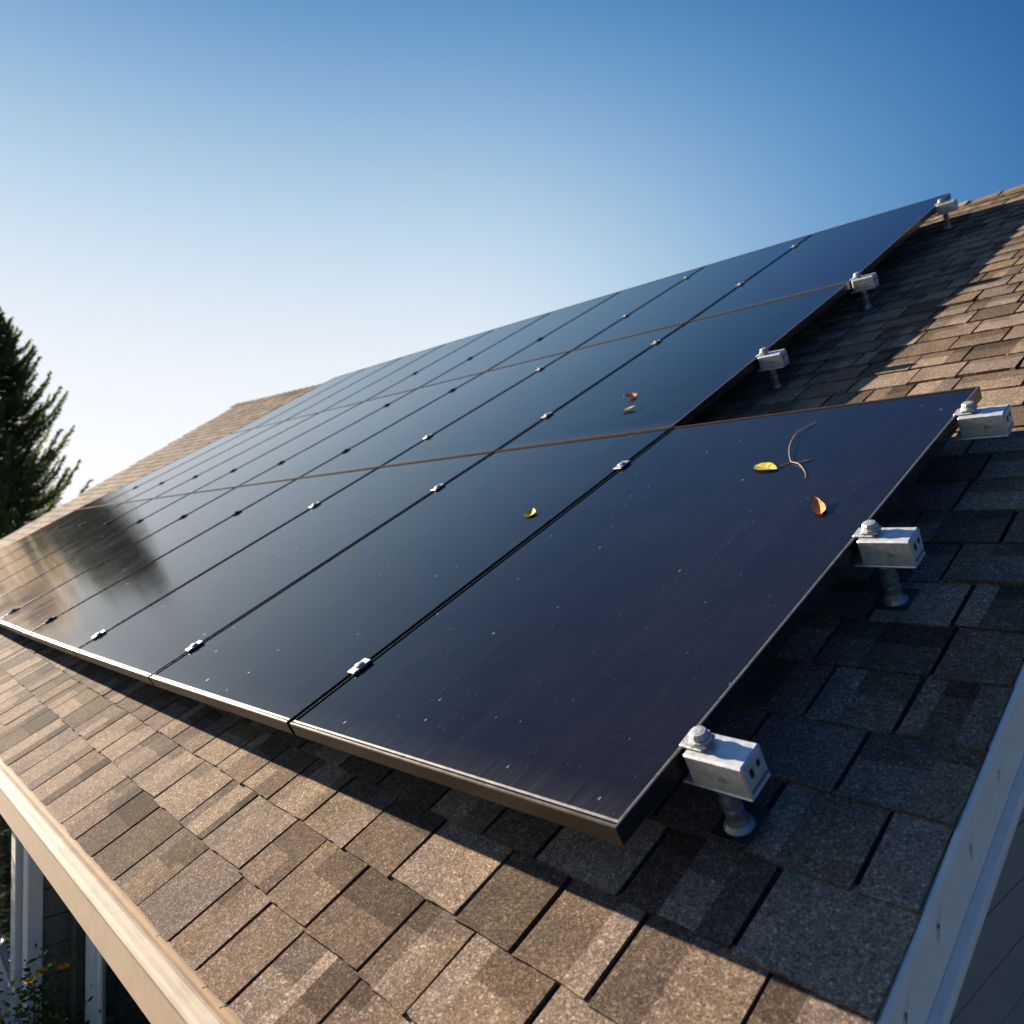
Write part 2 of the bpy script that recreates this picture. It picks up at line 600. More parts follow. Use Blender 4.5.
# shingles: courses of separate tabs, laid as overlapping wedges
PAL = [(0.81 * c[0], 0.77 * c[1], 0.755 * c[2]) for c in [(0.29, 0.23, 0.172), (0.22, 0.168, 0.122), (0.155, 0.120, 0.09), (0.31, 0.25, 0.192),
       (0.255, 0.205, 0.165), (0.19, 0.155, 0.13), (0.13, 0.102, 0.078)]]
m = MB()
rnd = random.Random(21)
EXPO = 0.1565
k0 = -6
course = 0
for k in range(k0, 39):
    va = 0.003 + EXPO * k
    vb = va + EXPO
    if va > RIDGE0 + 0.02:
        break
    u = U0 - rnd.uniform(0.0, 0.18)
    while u < 13.6:
        wd = rnd.choice((0.145, 0.16, 0.175, 0.19, 0.205, 0.22))
        a, b2 = u, u + wd
        u = b2
        gap = rnd.uniform(0.0034, 0.0056)
        a += gap
        b2 -= gap
        if b2 <= U0 + 0.01:
            continue
        a = max(a, U0)
        um = (a + b2) / 2
        if um > far_rake(va) - 0.05:
            break
        ev = eave(um)
        if vb < ev + 0.075:
            continue
        lo = ev - 0.004 if va < ev + 0.083 else va
        top = min(vb + 0.012, ridge_v(um))
        if top - lo < 0.01:
            continue
        hb = rnd.uniform(0.0082, 0.0105) + (rnd.uniform(0.002, 0.005) if rnd.random() < 0.10 else 0)
        lo_a = lo + rnd.uniform(-0.003, 0.003)
        lo_b = lo + rnd.uniform(-0.003, 0.003)
        sk = rnd.uniform(-0.003, 0.003)
        tone = rnd.choice(PAL)
        # strips of blended tone across the tab, some with a patch towards the top
        cuts = [0.0]
        ns = rnd.choice((1, 2, 2, 3))
        if ns == 2:
            cuts.append(rnd.uniform(0.3, 0.7))
        elif ns == 3:
            cuts += [rnd.uniform(0.2, 0.42), rnd.uniform(0.55, 0.8)]
        cuts.append(1.0)
        tone_cuts = set(cuts)
        if um < 6:                       # extra cuts give the butt edge a ragged line
            cuts = sorted(cuts + [rnd.uniform(0.05, 0.95) for _ in range(3)])
        wob = {c_: rnd.uniform(-0.0022, 0.0022) for c_ in cuts}

        def sp(s, t):
            uu = a + (b2 - a) * s + sk * t
            l = lo_a + (lo_b - lo_a) * s + (wob.get(s, 0.0) if t < 0.01 else 0)
            v = l + (top - l) * t
            return RW(uu, v, hb * (1 - t) + 0.0034 * t)
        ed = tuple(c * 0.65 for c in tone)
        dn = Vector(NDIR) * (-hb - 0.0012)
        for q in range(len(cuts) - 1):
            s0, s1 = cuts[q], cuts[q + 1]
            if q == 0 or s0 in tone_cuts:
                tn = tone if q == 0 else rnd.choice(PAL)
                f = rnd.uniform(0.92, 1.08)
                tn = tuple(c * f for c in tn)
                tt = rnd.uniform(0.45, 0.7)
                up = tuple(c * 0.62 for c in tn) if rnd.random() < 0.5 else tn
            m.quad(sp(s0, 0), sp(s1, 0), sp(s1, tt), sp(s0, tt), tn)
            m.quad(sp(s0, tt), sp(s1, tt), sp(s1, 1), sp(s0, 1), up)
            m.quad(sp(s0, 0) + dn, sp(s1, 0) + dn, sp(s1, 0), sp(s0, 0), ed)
        # side edges
        dt = Vector(NDIR) * -0.0046
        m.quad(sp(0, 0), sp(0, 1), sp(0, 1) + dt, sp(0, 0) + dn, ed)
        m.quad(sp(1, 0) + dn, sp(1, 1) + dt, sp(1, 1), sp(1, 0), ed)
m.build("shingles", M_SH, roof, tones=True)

# ridge cap: overlapping folded shingles
m = MB()
u = U0
rnd = random.Random(5)
while u < 13.3:
    ub = u + 0.20
    tn = rnd.choice(PAL)
    h0, h1 = 0.016 + rnd.uniform(0, 0.006), 0.010
    for s in (0, 1):
        pts = []
        for uu, h in ((u, h0), (ub + 0.03, h1)):
            rv = ridge_v(uu)
            top = RW(uu, rv, h)
            if s == 0:
                pts.append((RW(uu, rv - 0.13, h * 0.7), top))
            else:
                pts.append((top, top + Vector((0, 0.12, -0.12 * math.tan(R(30))))))
        m.quad(pts[0][0], pts[1][0], pts[1][1], pts[0][1], tn)
        m.quad(pts[0][0], pts[0][1], pts[0][1] - NDIR * 0.012, pts[0][0] - NDIR * 0.012, tuple(c * .5 for c in tn))
    m.quad(RW(u, ridge_v(u) - 0.13, h0 * .7), RW(ub, ridge_v(ub) - 0.13, h1 * .7), RW(ub, ridge_v(ub) - 0.13, 0), RW(u, ridge_v(u) - 0.13, 0), tuple(c * .5 for c in tn))
    u = ub
m.build("ridge_cap", M_SH, roof, tones=True)


# eave fascia: swept profile (outward, down)
def sweep(prof, us, name, mat, parent):
    mm = MB()
    for i in range(len(us) - 1):
        for j in range(len(prof) - 1):
            P = []
            for uu in (us[i], us[i + 1]):
                e = RW(uu, eave(uu), 0)
                for q in (j, j + 1):
                    P.append(e + Vector((0, -prof[q][0], prof[q][1])))
            mm.quad(P[0], P[2], P[3], P[1])
    # end caps
    for uu in (us[0], us[-1]):
        e = RW(uu, eave(uu), 0)
        mm.v += [e + Vector((0, -p[0], p[1])) for p in prof]
        mm.f.append(tuple(range(len(mm.v) - len(prof), len(mm.v))))
        mm.c.append((1, 1, 1))
    return mm.build(name, mat, parent)


ue = [U0 - 0.004, 0.5, 1.5, 3, 5, 8, 12.6]
fascia = thing_f = sweep([(0.060, -0.012), (0.0605, -0.100), (0.052, -0.104), (0.044, -0.102), (0.044, -0.020)], ue, "fascia_board", M_TANFACE, house)
sweep([(-0.01, -0.014), (-0.006, 0.0035), (0.004, 0.0065), (0.012, 0.006), (0.019, 0.002), (0.022, -0.004), (0.020, -0.03), (-0.01, -0.03)], ue, "eave_trim", M_TRIMTOP, fascia)
sweep([(0.0225, -0.003), (0.030, -0.0005), (0.040, -0.0018), (0.0415, -0.0035), (0.052, -0.004), (0.059, -0.0065), (0.0625, -0.011), (0.0625, -0.016), (0.0225, -0.02)], ue, "crown_moulding", M_CREAM, fascia)
sweep([(0.040, -0.085), (-0.42, -0.085), (-0.42, -0.097), (0.040, -0.097)], ue, "soffit", M_SOFF, house)
# dark splits in the weathered strip
for uu in (0.95, 0.70, 0.62):
    mm = MB()
    e = RW(uu, eave(uu), 0)
    a = [e + Vector((dx, dy, dz)) for dx, dy, dz in ((0.006, -0.002, 0.0068), (0.001, -0.010, 0.0068), (-0.004, -0.017, 0.0042), (-0.0005, -0.0165, 0.0046), (0.0035, -0.010, 0.0074), (0.0085, -0.003, 0.0074))]
    mm.quad(a[0], a[1], a[4], a[5])
    mm.quad(a[1], a[2], a[3], a[4])
    mm.build("split", M_RUST, fascia)


# near rake: barge board, drip strip, lower lip
def rake_sweep(prof, name, mat, parent):
    """prof = (sideways out to +X, vertical) polyline following the slope"""
    mm = MB()
    vs = [eave(U0) - 0.02, 0.6, 2, 4, ridge_v(U0)]
    for i in range(len(vs) - 1):
        for j in range(len(prof) - 1):
            P = []
            for v in (vs[i], vs[i + 1]):
                e = W(U0, v, 0)
                for q in (j, j + 1):
                    P.append(e + Vector((prof[q][0], 0, prof[q][1])))
            mm.quad(P[0], P[1], P[3], P[2])
    e = W(U0, vs[0], 0)
    mm.v += [e + Vector((p[0], 0, p[1])) for p in prof]
    mm.f.append(tuple(range(len(mm.v) - len(prof), len(mm.v))))
    mm.c.append((1, 1, 1))
    return mm.build(name, mat, parent)


rake = rake_sweep([(0.0, 0.0), (0.003, 0.001), (0.008, -0.002), (0.010, -0.007), (0.017, -0.105), (-0.01, -0.105), (-0.01, -0.01)], "barge_board", M_RAKE, house)
rake_sweep([(0.0172, -0.100), (0.030, -0.104), (0.032, -0.109), (0.031, -0.128), (0.020, -0.132), (-0.01, -0.132)], "drip_strip", M_RAKE, rake)
rj = random.Random(17)
for i, v in enumerate((-0.075, 0.062, 0.190, 0.338, 0.49, 0.71)):
    mm = MB()
    big = rj.uniform(0.7, 1.15)
    zc = -0.034 + rj.uniform(-0.006, 0.006)

    def rk(dv, dz):
        return W(U0, v + dv, 0) + Vector((0.0125 + (-(zc + dz) - 0.010) * 0.072, 0, zc + dz))
    # a popped nail hole, a rust run below it and a hairline of torn paint above
    a0 = None
    for t in range(7):
        q0, q1 = t * 0.8976, (t + 1) * 0.8976
        k0, k1 = (0.7 + 0.45 * ((t * 5 + i) % 3) / 2), (0.7 + 0.45 * ((t * 5 + 5 + i) % 3) / 2)
        if t == 6:
            k1 = (0.7 + 0.45 * (i % 3) / 2)
        mm.tri(rk(0, 0), rk(0.0032 * big * k0 * math.cos(q0), 0.0050 * big * k0 * math.sin(q0)), rk(0.0032 * big * k1 * math.cos(q1), 0.0050 * big * k1 * math.sin(q1)))
    mm.quad(rk(-0.0018, -0.004), rk(0.0016, -0.004), rk(-0.0030 - 0.001 * (i % 2), -0.0165 * big), rk(-0.0050, -0.0155 * big))
    mm.quad(rk(0.004, 0.004), rk(0.0056, 0.0036), rk(0.018 * big, 0.0150 * big), rk(0.0172 * big, 0.0152 * big))
    mm.build("rusty_nail", M_RUST, rake)


# walls in lap siding
def lap_wall(name, p0, p1, nrm, z0, z1, mat, parent, lim=None, ex=0.118):
    mm = MB()
    nrm = Vector(nrm)
    z = z0
    while z < z1:
        zt = min(z + ex, z1)
        if lim:
            a, b = lim(z)
            a2, b2 = lim(zt)
            if b - a < 0.02:
                break
        else:
            a, b, a2, b2 = 0, 1, 0, 1
        P = lambda s, zz, o: Vector((p0[0] + (p1[0] - p0[0]) * s, p0[1] + (p1[1] - p0[1]) * s, zz)) + nrm * o
        zg = zt - 0.006
        mm.quad(P(a, z, 0.011), P(b, z, 0.011), P(b2, zg, 0.009), P(a2, zg, 0.009))
        mm.quad(P(a2, zg, 0.009), P(b2, zg, 0.009), P(b2, zg, -0.006), P(a2, zg, -0.006))
        mm.quad(P(a2, zg, -0.006), P(b2, zg, -0.006), P(b2, zt, -0.006), P(a2, zt, -0.006))
        mm.quad(P(a, z, -0.006), P(b, z, -0.006), P(b, z, 0.011), P(a, z, 0.011))
        z = zt
    return mm.build(name, mat, parent)


YW = -0.133
YB = -0.335
UB = 2.91
rz = W(0, RIDGE0, 0)
rg_y, rg_z = rz.y, rz.z
BY = rg_y * 2 - YW


def glim(z):
    zz = z + 0.05
    off = max(0.0, (zz - (YW * math.tan(R(30)))) / math.tan(R(30)))
    L = BY - YW
    return (off / L, 1 - off / L)


lap_wall("gable_wall", (0.20, YW), (0.20, BY), (1, 0, 0), GZ, rg_z - 0.1, M_SIDE2, house, glim)
lap_wall("far_gable_wall", (-12.3, YW), (-12.3, BY), (-1, 0, 0), GZ, rg_z - 0.1, M_SIDE2, house, glim)
lap_wall("front_wall", (0.20, YW), (-UB, YW), (0, -1, 0), GZ, -0.30, M_SIDE, house)
lap_wall("rear_wall", (0.20, BY), (-12.3, BY), (0, 1, 0), GZ, -0.30, M_SIDE, house)
lap_wall("bay_side_wall", (-UB, YB), (-UB, YW), (1, 0, 0), GZ, -0.30, M_SIDE, house)
lap_wall("bay_front_wall", (-UB, YB), (-12.3, YB), (0, -1, 0), GZ, -0.30, M_SIDE, house)

WX = lambda x, y, z: Vector((x, y, z))
mm = MB()
mm.box(WX, -UB + 0.0145, -UB + 0.026, YB - 0.022, YB + 0.032, GZ, -0.32, bev=0.002)
mm.box(WX, -UB - 0.07, -UB + 0.0140, YB - 0.024, YB - 0.0135, GZ, -0.32, bev=0.002)
mm.build("corner_board", M_WHITE, house)
mm = MB()
mm.box(WX, -UB + 0.016, -UB + 0.115, YW - 0.075, YW - 0.014, GZ, -0.30, bev=0.006)
mm.build("downspout", M_BROWN, house)


# window in the front wall: casing, sash, pane, sill
def window(xa, xb, yf, za, zb, name="window", cas=0.10, sill=True):
    w = MB()
    w.box(WX, xa, xa + cas, yf - 0.030, yf - 0.0005, za, zb, bev=0.003)
    w.box(WX, xb - cas, xb, yf - 0.030, yf - 0.0005, za, zb, bev=0.003)
    w.box(WX, xa + cas + .0005, xb - cas - .0005, yf - 0.030, yf - 0.0005, zb - cas, zb, bev=0.003)
    wo = w.build(name, M_WHITE, house)
    s = MB()
    i0, i1 = xa + cas + 0.001, xb - cas - 0.001
    s.box(WX, i0, i0 + 0.05, yf - 0.018, yf + 0.0, za, zb - cas - .001, bev=0.003)
    s.box(WX, i1 - 0.05, i1, yf - 0.018, yf + 0.0, za, zb - cas - .001, bev=0.003)
    s.box(WX, i0 + 0.051, i1 - 0.051, yf - 0.018, yf, zb - cas - 0.055, zb - cas - .001, bev=0.003)
    s.box(WX, i0 + 0.051, i1 - 0.051, yf - 0.018, yf, za, za + 0.055, bev=0.003)
    s.build("sash", M_WHITE, wo)
    p = MB()
    p.box(WX, i0 + 0.04, i1 - 0.04, yf - 0.008, yf - 0.004, za + 0.04, zb - cas - 0.04)
    p.build("pane", M_PANE, wo)
    if sill:
        q = MB()
        q.box(WX, xa - 0.03, xb + 0.03, yf - 0.055, yf - 0.0005, za - 0.035, za - 0.001, bev=0.004)
        q.build("sill", M_WHITE, wo)
    return wo


window(-2.74, -1.60, YW - 0.016, -2.3, -0.42, cas=0.13)
window(-4.6, -3.02, YB - 0.016, -1.42, -0.50, cas=0.10)

# ------------------------------------------------------------------ solar panels
H = 0.17
E6 = [(-0.48909, -0.06216, 0.28043, 0.54793), (0.31727, -0.08362, 0.05235, -0.27322), (0.0049, -0.03608, -0.03163, 0.06281),
      (0.02976, 0.20415, -0.00151, -0.33192), (0.01466, -0.0156, -0.00348, 0.00441), (-0.08204, 0.00068, 0.00658, 0.07707)]
VR = (0.0, 1.68843, 3.36258, 5.25048)


def G(n, r):
    s = n / 10.0
    return (n + E6[2][r] + E6[3][r] * s, VR[r] + E6[0][r] * s + E6[1][r] * s * s, H + E6[4][r] + E6[5][r] * s)


ORD = ["first", "second", "third", "fourth", "fifth", "sixth", "seventh", "eighth", "ninth", "tenth"]
ROWN = ["bottom", "middle", "top"]


def panel(nc, r):
    c00, c10, c01, c11 = G(nc, r), G(nc + 1, r), G(nc, r + 1), G(nc + 1, r + 1)

    def bl(s, t, h):
        q = [(c00[i] * (1 - s) + c10[i] * s) * (1 - t) + (c01[i] * (1 - s) + c11[i] * s) * t for i in range(3)]
        return W(q[0], q[1], q[2] + h)
    Wd, L = 1.0, VR[r + 1] - VR[r]
    gu, gv = 0.0085, 0.0040
    idx = nc if r == 0 else nc - 1
    if r == 0 and nc == 0:
        lab = "largest nearest solar panel at the bottom right corner, holding the leaf with a twig"
    else:
        lab = "black solar panel in the %s row, %s column from the right" % (ROWN[r], ORD[idx])
        if idx == 0:
            lab = "black solar panel at the right end of the %s row" % ROWN[r]
    t = thing("solar_panel", lab, "solar panel", bl(0.5, 0.5, -0.035), "solar panels in three rows on the roof")
    prof = [(0.028, -0.036), (0.0, -0.036), (0.0, -0.0022), (0.0014, -0.0002), (0.0050, 0.0), (0.0060, -0.0030), (0.0084, -0.0030),
            (0.0090, -0.0002), (0.0138, -0.0002), (0.0146, -0.0035)]
    mm = MB()
    rings = []
    for d, h in prof:
        s0, s1 = (gu + d * 0.32) / Wd, 1 - (gu + d * 0.32) / Wd
        t0, t1 = (gv + d * (1.0 if r == 0 else 0.5)) / L, 1 - (gv + d * 0.5) / L
        rings.append([bl(s0, t0, h), bl(s1, t0, h), bl(s1, t1, h), bl(s0, t1, h)])
    for a, b in zip(rings[:-1], rings[1:]):
        for q in range(4):
            mm.quad(a[q], a[(q + 1) % 4], b[(q + 1) % 4], b[q])
    fr_ = mm.build("frame", [M_FRAME, M_FRAMESHADE, M_FRAMED, M_LIPHILITE], t)
    for k, pl in enumerate(fr_.data.polygons):
        q = k % 4
        seg = k // 4
        mi = 1 if q in (1, 3) else (0 if (q == 0 and r == 0) else 2)
        if q == 0 and r == 0 and seg in (4, 5, 6):
            mi = 1
        elif q == 0 and r == 0 and seg == 7:
            mi = 3
        elif q == 3 and idx == 0 and seg in (2, 3, 7):
            mi = 3
        pl.material_index = mi
    d = 0.0141
    ns, nt_ = 6, 10
    vv, ff, uu = [], [], []
    for j in range(nt_ + 1):
        for i in range(ns + 1):
            s = (gu + d * 0.32) / Wd + (1 - 2 * (gu + d * 0.32) / Wd) * i / ns
            ta_, tb_ = (gv + d * (1.0 if r == 0 else 0.5)) / L, 1 - (gv + d * 0.5) / L
            tt = ta_ + (tb_ - ta_) * j / nt_
            vv.append(bl(s, tt, -0.0030))
            uu.append((s * Wd + nc * 3.17, tt * L + r * 4.0))
    for j in range(nt_):
        for i in range(ns):
            a = j * (ns + 1) + i
            ff.append((a, a + ns + 1, a + ns + 2, a + 1))
    mesh_obj("glass", vv, ff, M_GLASS, t, uvs=uu)
    bk = MB()
    bk.quad(bl(.012, .012, -0.033), bl(.988, .012, -0.033), bl(.988, 1.006, -0.033), bl(.012, 1.006, -0.033))  # sheet carried on past the seam, added to block a sun leak
    bk.build("backsheet_leak_block", M_UNDER, t)
    return t


for r in range(3):
    for nc in range(0 if r == 0 else 1, 10):
        panel(nc, r)


# ------------------------------------------------------------------ mid clamps on the seams
def surf(u_n, v):
    """point on the panel seam u_n at slope distance v (walks the row grid)"""
    r = 0 if v < 1.0 * VR[1] else (1 if v < VR[2] else 2)
    t = (v - VR[r]) / (VR[r + 1] - VR[r])
    a, b = G(u_n, r), G(u_n, r + 1)
    return tuple(a[i] * (1 - t) + b[i] * t for i in range(3))


def clamp_proto():
    t = thing("panel_clamp", "", "clamp", (0, 0, 0), "silver clamps along the panel seams")
    F = lambda x, y, z: W(x, y, z)
    a = MB()
    a.box(F, -0.0175, 0.0175, -0.030, 0.030, 0.0006, 0.0062, bev=0.002)
    a.box(F, -0.0045, 0.0045, -0.028, 0.028, -0.03, 0.0008)
    a.build("clamp_plate", M_ALU2, t)
    b = MB()
    b.lathe(F, [(0.0125, 0.0062), (0.0128, 0.0080), (0.0112, 0.0098), (0.0075, 0.0112), (0.003, 0.0118), (0.0005, 0.0118)], 14)
    b.build("bolt", M_ALU2, t, smooth=False)
    return t


def dup(root, loc, label):
    r = root.copy()
    col.objects.link(r)
    r.location = loc
    r.matrix_world = Matrix.Translation(loc)
    r['label'] = label
    for ch in list(root.children):
        c = ch.copy()
        col.objects.link(c)
        c.parent = r
        c.matrix_parent_inverse = Matrix()
        c.location = (0, 0, 0)
        for g2_ in ch.children:
            d_ = g2_.copy()
            col.objects.link(d_)
            d_.parent = c
            d_.location = (0, 0, 0)
    return r


cp = clamp_proto()
M_CLBACKLIT = mat_simple("backlit_clamp_tone", (0.02, 0.023, 0.03), 0.9, 0.0, 0.2, 120, spec=0.05)  # backlit look of the far clamps is painted into this colour
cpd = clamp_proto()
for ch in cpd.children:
    ch.data.materials[0] = M_CLBACKLIT
first_dark = True
first = True
CL = {0: (0.115, 0.765), 1: (0.22, 0.80), 2: (0.36, 0.82)}
for r in range(3):
    for sn in range(1 if r == 0 else 2, 10):
        for e, fr in enumerate(CL[r]):
            if r == 0:
                fr = ((0.132, 0.095, 0.07)[min(sn, 3) - 1], (0.815, 0.785, 0.735)[min(sn, 3) - 1])[e]
            a, b = G(sn, r), G(sn, r + 1)
            ff_ = fr + ((sn * 7 + e * 3) % 5 - 2) * 0.003
            q = [a[i] * (1 - ff_) + b[i] * ff_ for i in range(3)]
            p = W(q[0], q[1], q[2])
            first_idx = sn if r == 0 else sn - 1
            lab = "silver clamp on the %s row's %s seam from the right, %s end" % (ROWN[r], ORD[first_idx - 1], "lower" if e == 0 else "upper")
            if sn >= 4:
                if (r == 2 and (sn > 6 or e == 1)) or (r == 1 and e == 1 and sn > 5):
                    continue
                lab = lab.replace("silver", "backlit-toned dark")
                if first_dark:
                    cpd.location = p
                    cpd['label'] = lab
                    cpd['group'] = "clamps toned dark as if backlit, along the far panel seams"
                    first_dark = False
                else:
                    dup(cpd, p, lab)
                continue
            if first:
                cp.location = p
                cp['label'] = lab
                first = False
            else:
                dup(cp, p, lab)


# ------------------------------------------------------------------ end mounts
def mount_proto():
    t = thing("rail_mount", "", "mount", (0, 0, 0), "aluminium end mounts along the right edge of the array")
    F = lambda x, y, z: W(x, y, z)
    # hollow looking rail end block; x positive runs under the panel, z = 0 roof surface
    b = MB()
    b.box(F, -0.108, -0.004, -0.030, 0.030, 0.112, H + 0.001, bev=0.0035)
    b.box(F, -0.1085, 0.016, -0.0306, 0.0306, 0.108, 0.1130, bev=0.002)
    rail = b.build("rail_end", M_ALU, t)
    h = MB()
    for (y, z, ry, rz_) in ((-0.011, 0.148, 0.0055, 0.0085), (0.010, 0.150, 0.0045, 0.0065)):
        h.lathe(lambda x, yy, zz, y=y, z=z, ry=ry, rz_=rz_: W(-0.1086 - zz, y + x * ry, z + yy * rz_), [(1.0, 0.0), (0.95, 0.0006), (0.01, 0.0006)], 14)
    h.build("hole", M_HOLE, rail)
    h = MB()
    h.lathe(lambda x, yy, zz: W(-0.066 + x * 0.0065, -0.0306 - zz, 0.140 + yy * 0.0065), [(1.0, 0.0), (1.0, 0.0012), (0.62, 0.0012), (0.60, 0.0002), (0.02, 0.0002)], 16)
    h.build("rivet", M_ALU2, rail)
    h = MB()
    h.box(F, -0.1092, -0.1080, -0.024, 0.024, 0.119, 0.124)
    h.build("slot", M_POST, rail)
    c = MB()
    c.box(F, -0.036, 0.007, -0.018, 0.018, H + 0.0014, H + 0.0078, bev=0.0025)
    c.box(F, -0.044, -0.008, -0.0165, 0.0165, H + 0.0080, H + 0.0125, bev=0.003)
    c.build("end_clamp", M_ALU2, t)
    d = MB()
    O = (-0.026, 0.0)
    d.lathe(lambda x, y, z: W(O[0] + x, O[1] + y, H + 0.0125 + z), [(0.0185, 0.0), (0.0190, 0.002), (0.0185, 0.0045), (0.0150, 0.0050), (0.0148, 0.0125), (0.0125, 0.0155), (0.006, 0.0165), (0.0005, 0.0166)], 12)
    d.build("bolt", M_ALU2, t)
    e = MB()
    Q = -0.038
    pf = [(0.034, 0.008), (0.033, 0.012), (0.025, 0.020), (0.0215, 0.030), (0.021, 0.046), (0.0155, 0.049), (0.0155, 0.053), (0.0215, 0.056),
          (0.0225, 0.062), (0.0215, 0.072), (0.0150, 0.075), (0.0150, 0.080), (0.0200, 0.083), (0.0205, 0.096), (0.0175, 0.1035)]
    e.lathe(lambda x, y, z: W(Q + 0.78 * x, 0.78 * y, z), pf, 20)
    e.build("standoff_post", M_POST, t, smooth=False)
    f = MB()
    f.box(F, Q - 0.034, Q + 0.036, -0.036, 0.045, 0.0085, 0.0105, bev=0.0008)
    f.build("flashing", M_FLASH, t)
    return t


mp = mount_proto()
SPOTS = [(0, 0.195, 0, "nearest silver end mount, at the lower right corner of the largest panel"),
         (0, 0.860, 0, "silver end mount halfway up the right edge of the largest panel"),
         (0, 1.490, 0, "silver end mount at the top right corner of the largest panel, against sunlit shingles"),
         (1, 2.39, 1, "silver end mount halfway up the middle row's right edge, above the largest panel"),
         (1, 3.42, 1, "silver end mount where the middle row meets the top row"),
         (1, 4.96, 2, "highest silver end mount, by the top corner of the array near the ridge")]
for i, (n_, v_, r_, lab) in enumerate(SPOTS):
    a, b = G(n_, r_), G(n_, r_ + 1)
    tt = (v_ - a[1]) / (b[1] - a[1])
    q = [a[k] * (1 - tt) + b[k] * tt for k in range(3)]
    p = W(q[0] + 0.004, v_, q[2] - H)
    if i == 0:
        mp.location = p
        mp['label'] = lab
    else:
        r3 = dup(mp, p, lab)
        if i == 2:                      # this one's post stands back under the panel
            for ch in r3.children:
                if ch.name.startswith(("standoff", "flashing")):
                    ch.location = W(0.18, -0.01, 0)


# ------------------------------------------------------------------ fallen leaves and twig
def on_panel(u, v, n=0.0):
    r = 0 if v < VR[1] - 0.02 else 1
    a, b = G(u, r), G(u, r + 1)
    t = min(max((v - a[1]) / (b[1] - a[1]), 0), 1)
    return W(u, v, a[2] * (1 - t) + b[2] * t - 0.0028 + n)


def leaf(name, label, u, v, ln, wd, ang, mat, curl=0.4, lobed=False, stem=0.0, fold=0.3, hgt=0.002):
    rr = random.Random(int(u * 1000))
    ca, sa = math.cos(R(ang)), math.sin(R(ang))
    n = 12
    rows = []
    for i in range(n + 1):
        s = i / n
        w = wd * (math.sin(math.pi * s ** 0.8) ** 0.8) * 0.5
        if lobed:
            w *= 0.55 + 0.6 * abs(math.sin(s * 9.4))
        w = max(w, 0.0006)
        row = []
        for k in (-1, -0.5, 0, 0.5, 1):
            x = (s - 0.5) * ln
            y = k * w
            z = hgt + curl * ln * (s - 0.35) ** 2 + fold * abs(y) + rr.uniform(-1, 1) * 0.0006
            row.append(on_panel(u + x * ca - y * sa, v + x * sa + y * ca, z))
        rows.append(row)
    mm = MB()
    for i in range(n):
        for k in range(4):
            mm.quad(rows[i][k], rows[i + 1][k], rows[i + 1][k + 1], rows[i][k + 1])
    t = thing(name, label, "leaf", on_panel(u, v), "fallen leaves on the panels")
    mm.build("blade", mat, t, smooth=False)
    if stem:
        st = MB()
        pts = []
        for i in range(6):
            s = i / 5
            x = (0.5 + 0.0) * ln + s * stem
            pts.append(on_panel(u + x * ca - s * s * 0.006 * sa, v + x * sa + s * s * 0.006 * ca, hgt + curl * ln * 0.42 * (1 - s) + 0.001))
        st.tube(pts, [0.0009] * 6, 5)
        st.build("stem", M_TWIG, t)
    return t


leaf("fallen_leaf", "yellow-green leaf joined to a forked brown twig on the largest panel", 0.392, 1.245, 0.098, 0.046, -155, M_LGRN, 0.10, stem=0.0, fold=0.20, hgt=0.001)
leaf("fallen_leaf", "curled orange leaf near the right edge of the largest panel", 0.128, 0.985, 0.078, 0.030, 60, M_LORG, 0.5, fold=0.4, hgt=0.001)
leaf("fallen_leaf", "small bright yellow leaf alone on the bottom row's second panel", 1.137, 1.012, 0.052, 0.044, 70, M_LYEL, 0.45, fold=0.3, hgt=0.001)
leaf("fallen_leaf", "ragged red-orange leaf on the middle row, above a yellow leaf", 1.50, 2.13, 0.070, 0.045, 10, M_LRED, 0.6, True, 0.025, 0.5, 0.002)
leaf("fallen_leaf", "yellow-green leaf on the middle row, just below a red-orange leaf", 1.39, 1.955, 0.070, 0.032, 160, M_LGRN, 0.4, False, 0.03, 0.4, 0.003)

# ------------------------------------------------------------------ twig
tw = MB()


def path(pts, r0, r1):
    P = []
    m_ = 14
    V = [Vector((a, b, c)) for a, b, c in pts]
    for i in range(m_ + 1):
        s = i / m_ * (len(V) - 1)
        k = min(int(s), len(V) - 2)
        f = s - k
        p0, p1, p2, p3 = V[max(k - 1, 0)], V[k], V[k + 1], V[min(k + 2, len(V) - 1)]
        q = 0.5 * ((2 * p1) + (p2 - p0) * f + (2 * p0 - 5 * p1 + 4 * p2 - p3) * f * f + (3 * p1 - p0 - 3 * p2 + p3) * f ** 3)
        P.append(on_panel(q.x, q.y, q.z))
    tw.tube(P, [r0 + (r1 - r0) * i / m_ for i in range(m_ + 1)], 6)


path([(0.352, 1.244, 0.003), (0.338, 1.258, 0.003), (0.328, 1.269, 0.003)], 0.0011, 0.0011)
path([(0.328, 1.269, 0.003), (0.356, 1.320, 0.005), (0.383, 1.385, 0.007), (0.402, 1.470, 0.007), (0.392, 1.520, 0.005), (0.378, 1.552, 0.003)], 0.0012, 0.0009)
path([(0.328, 1.269, 0.003), (0.300, 1.252, 0.004), (0.278, 1.228, 0.003), (0.252, 1.190, 0.002), (0.238, 1.158, 0.002)], 0.0011, 0.0006)
path([(0.328, 1.269, 0.003), (0.310, 1.262, 0.003), (0.290, 1.268, 0.003)], 0.0006, 0.0006)
path([(0.290, 1.268, 0.003), (0.280, 1.272, 0.003), (0.271, 1.281, 0.002)], 0.0017, 0.0012)
tag(tw.build("twig", M_TWIG, None, smooth=True, loc=on_panel(0.335, 1.275)), "thin forked brown twig lying beside the yellow-green leaf on the largest panel", "twig")


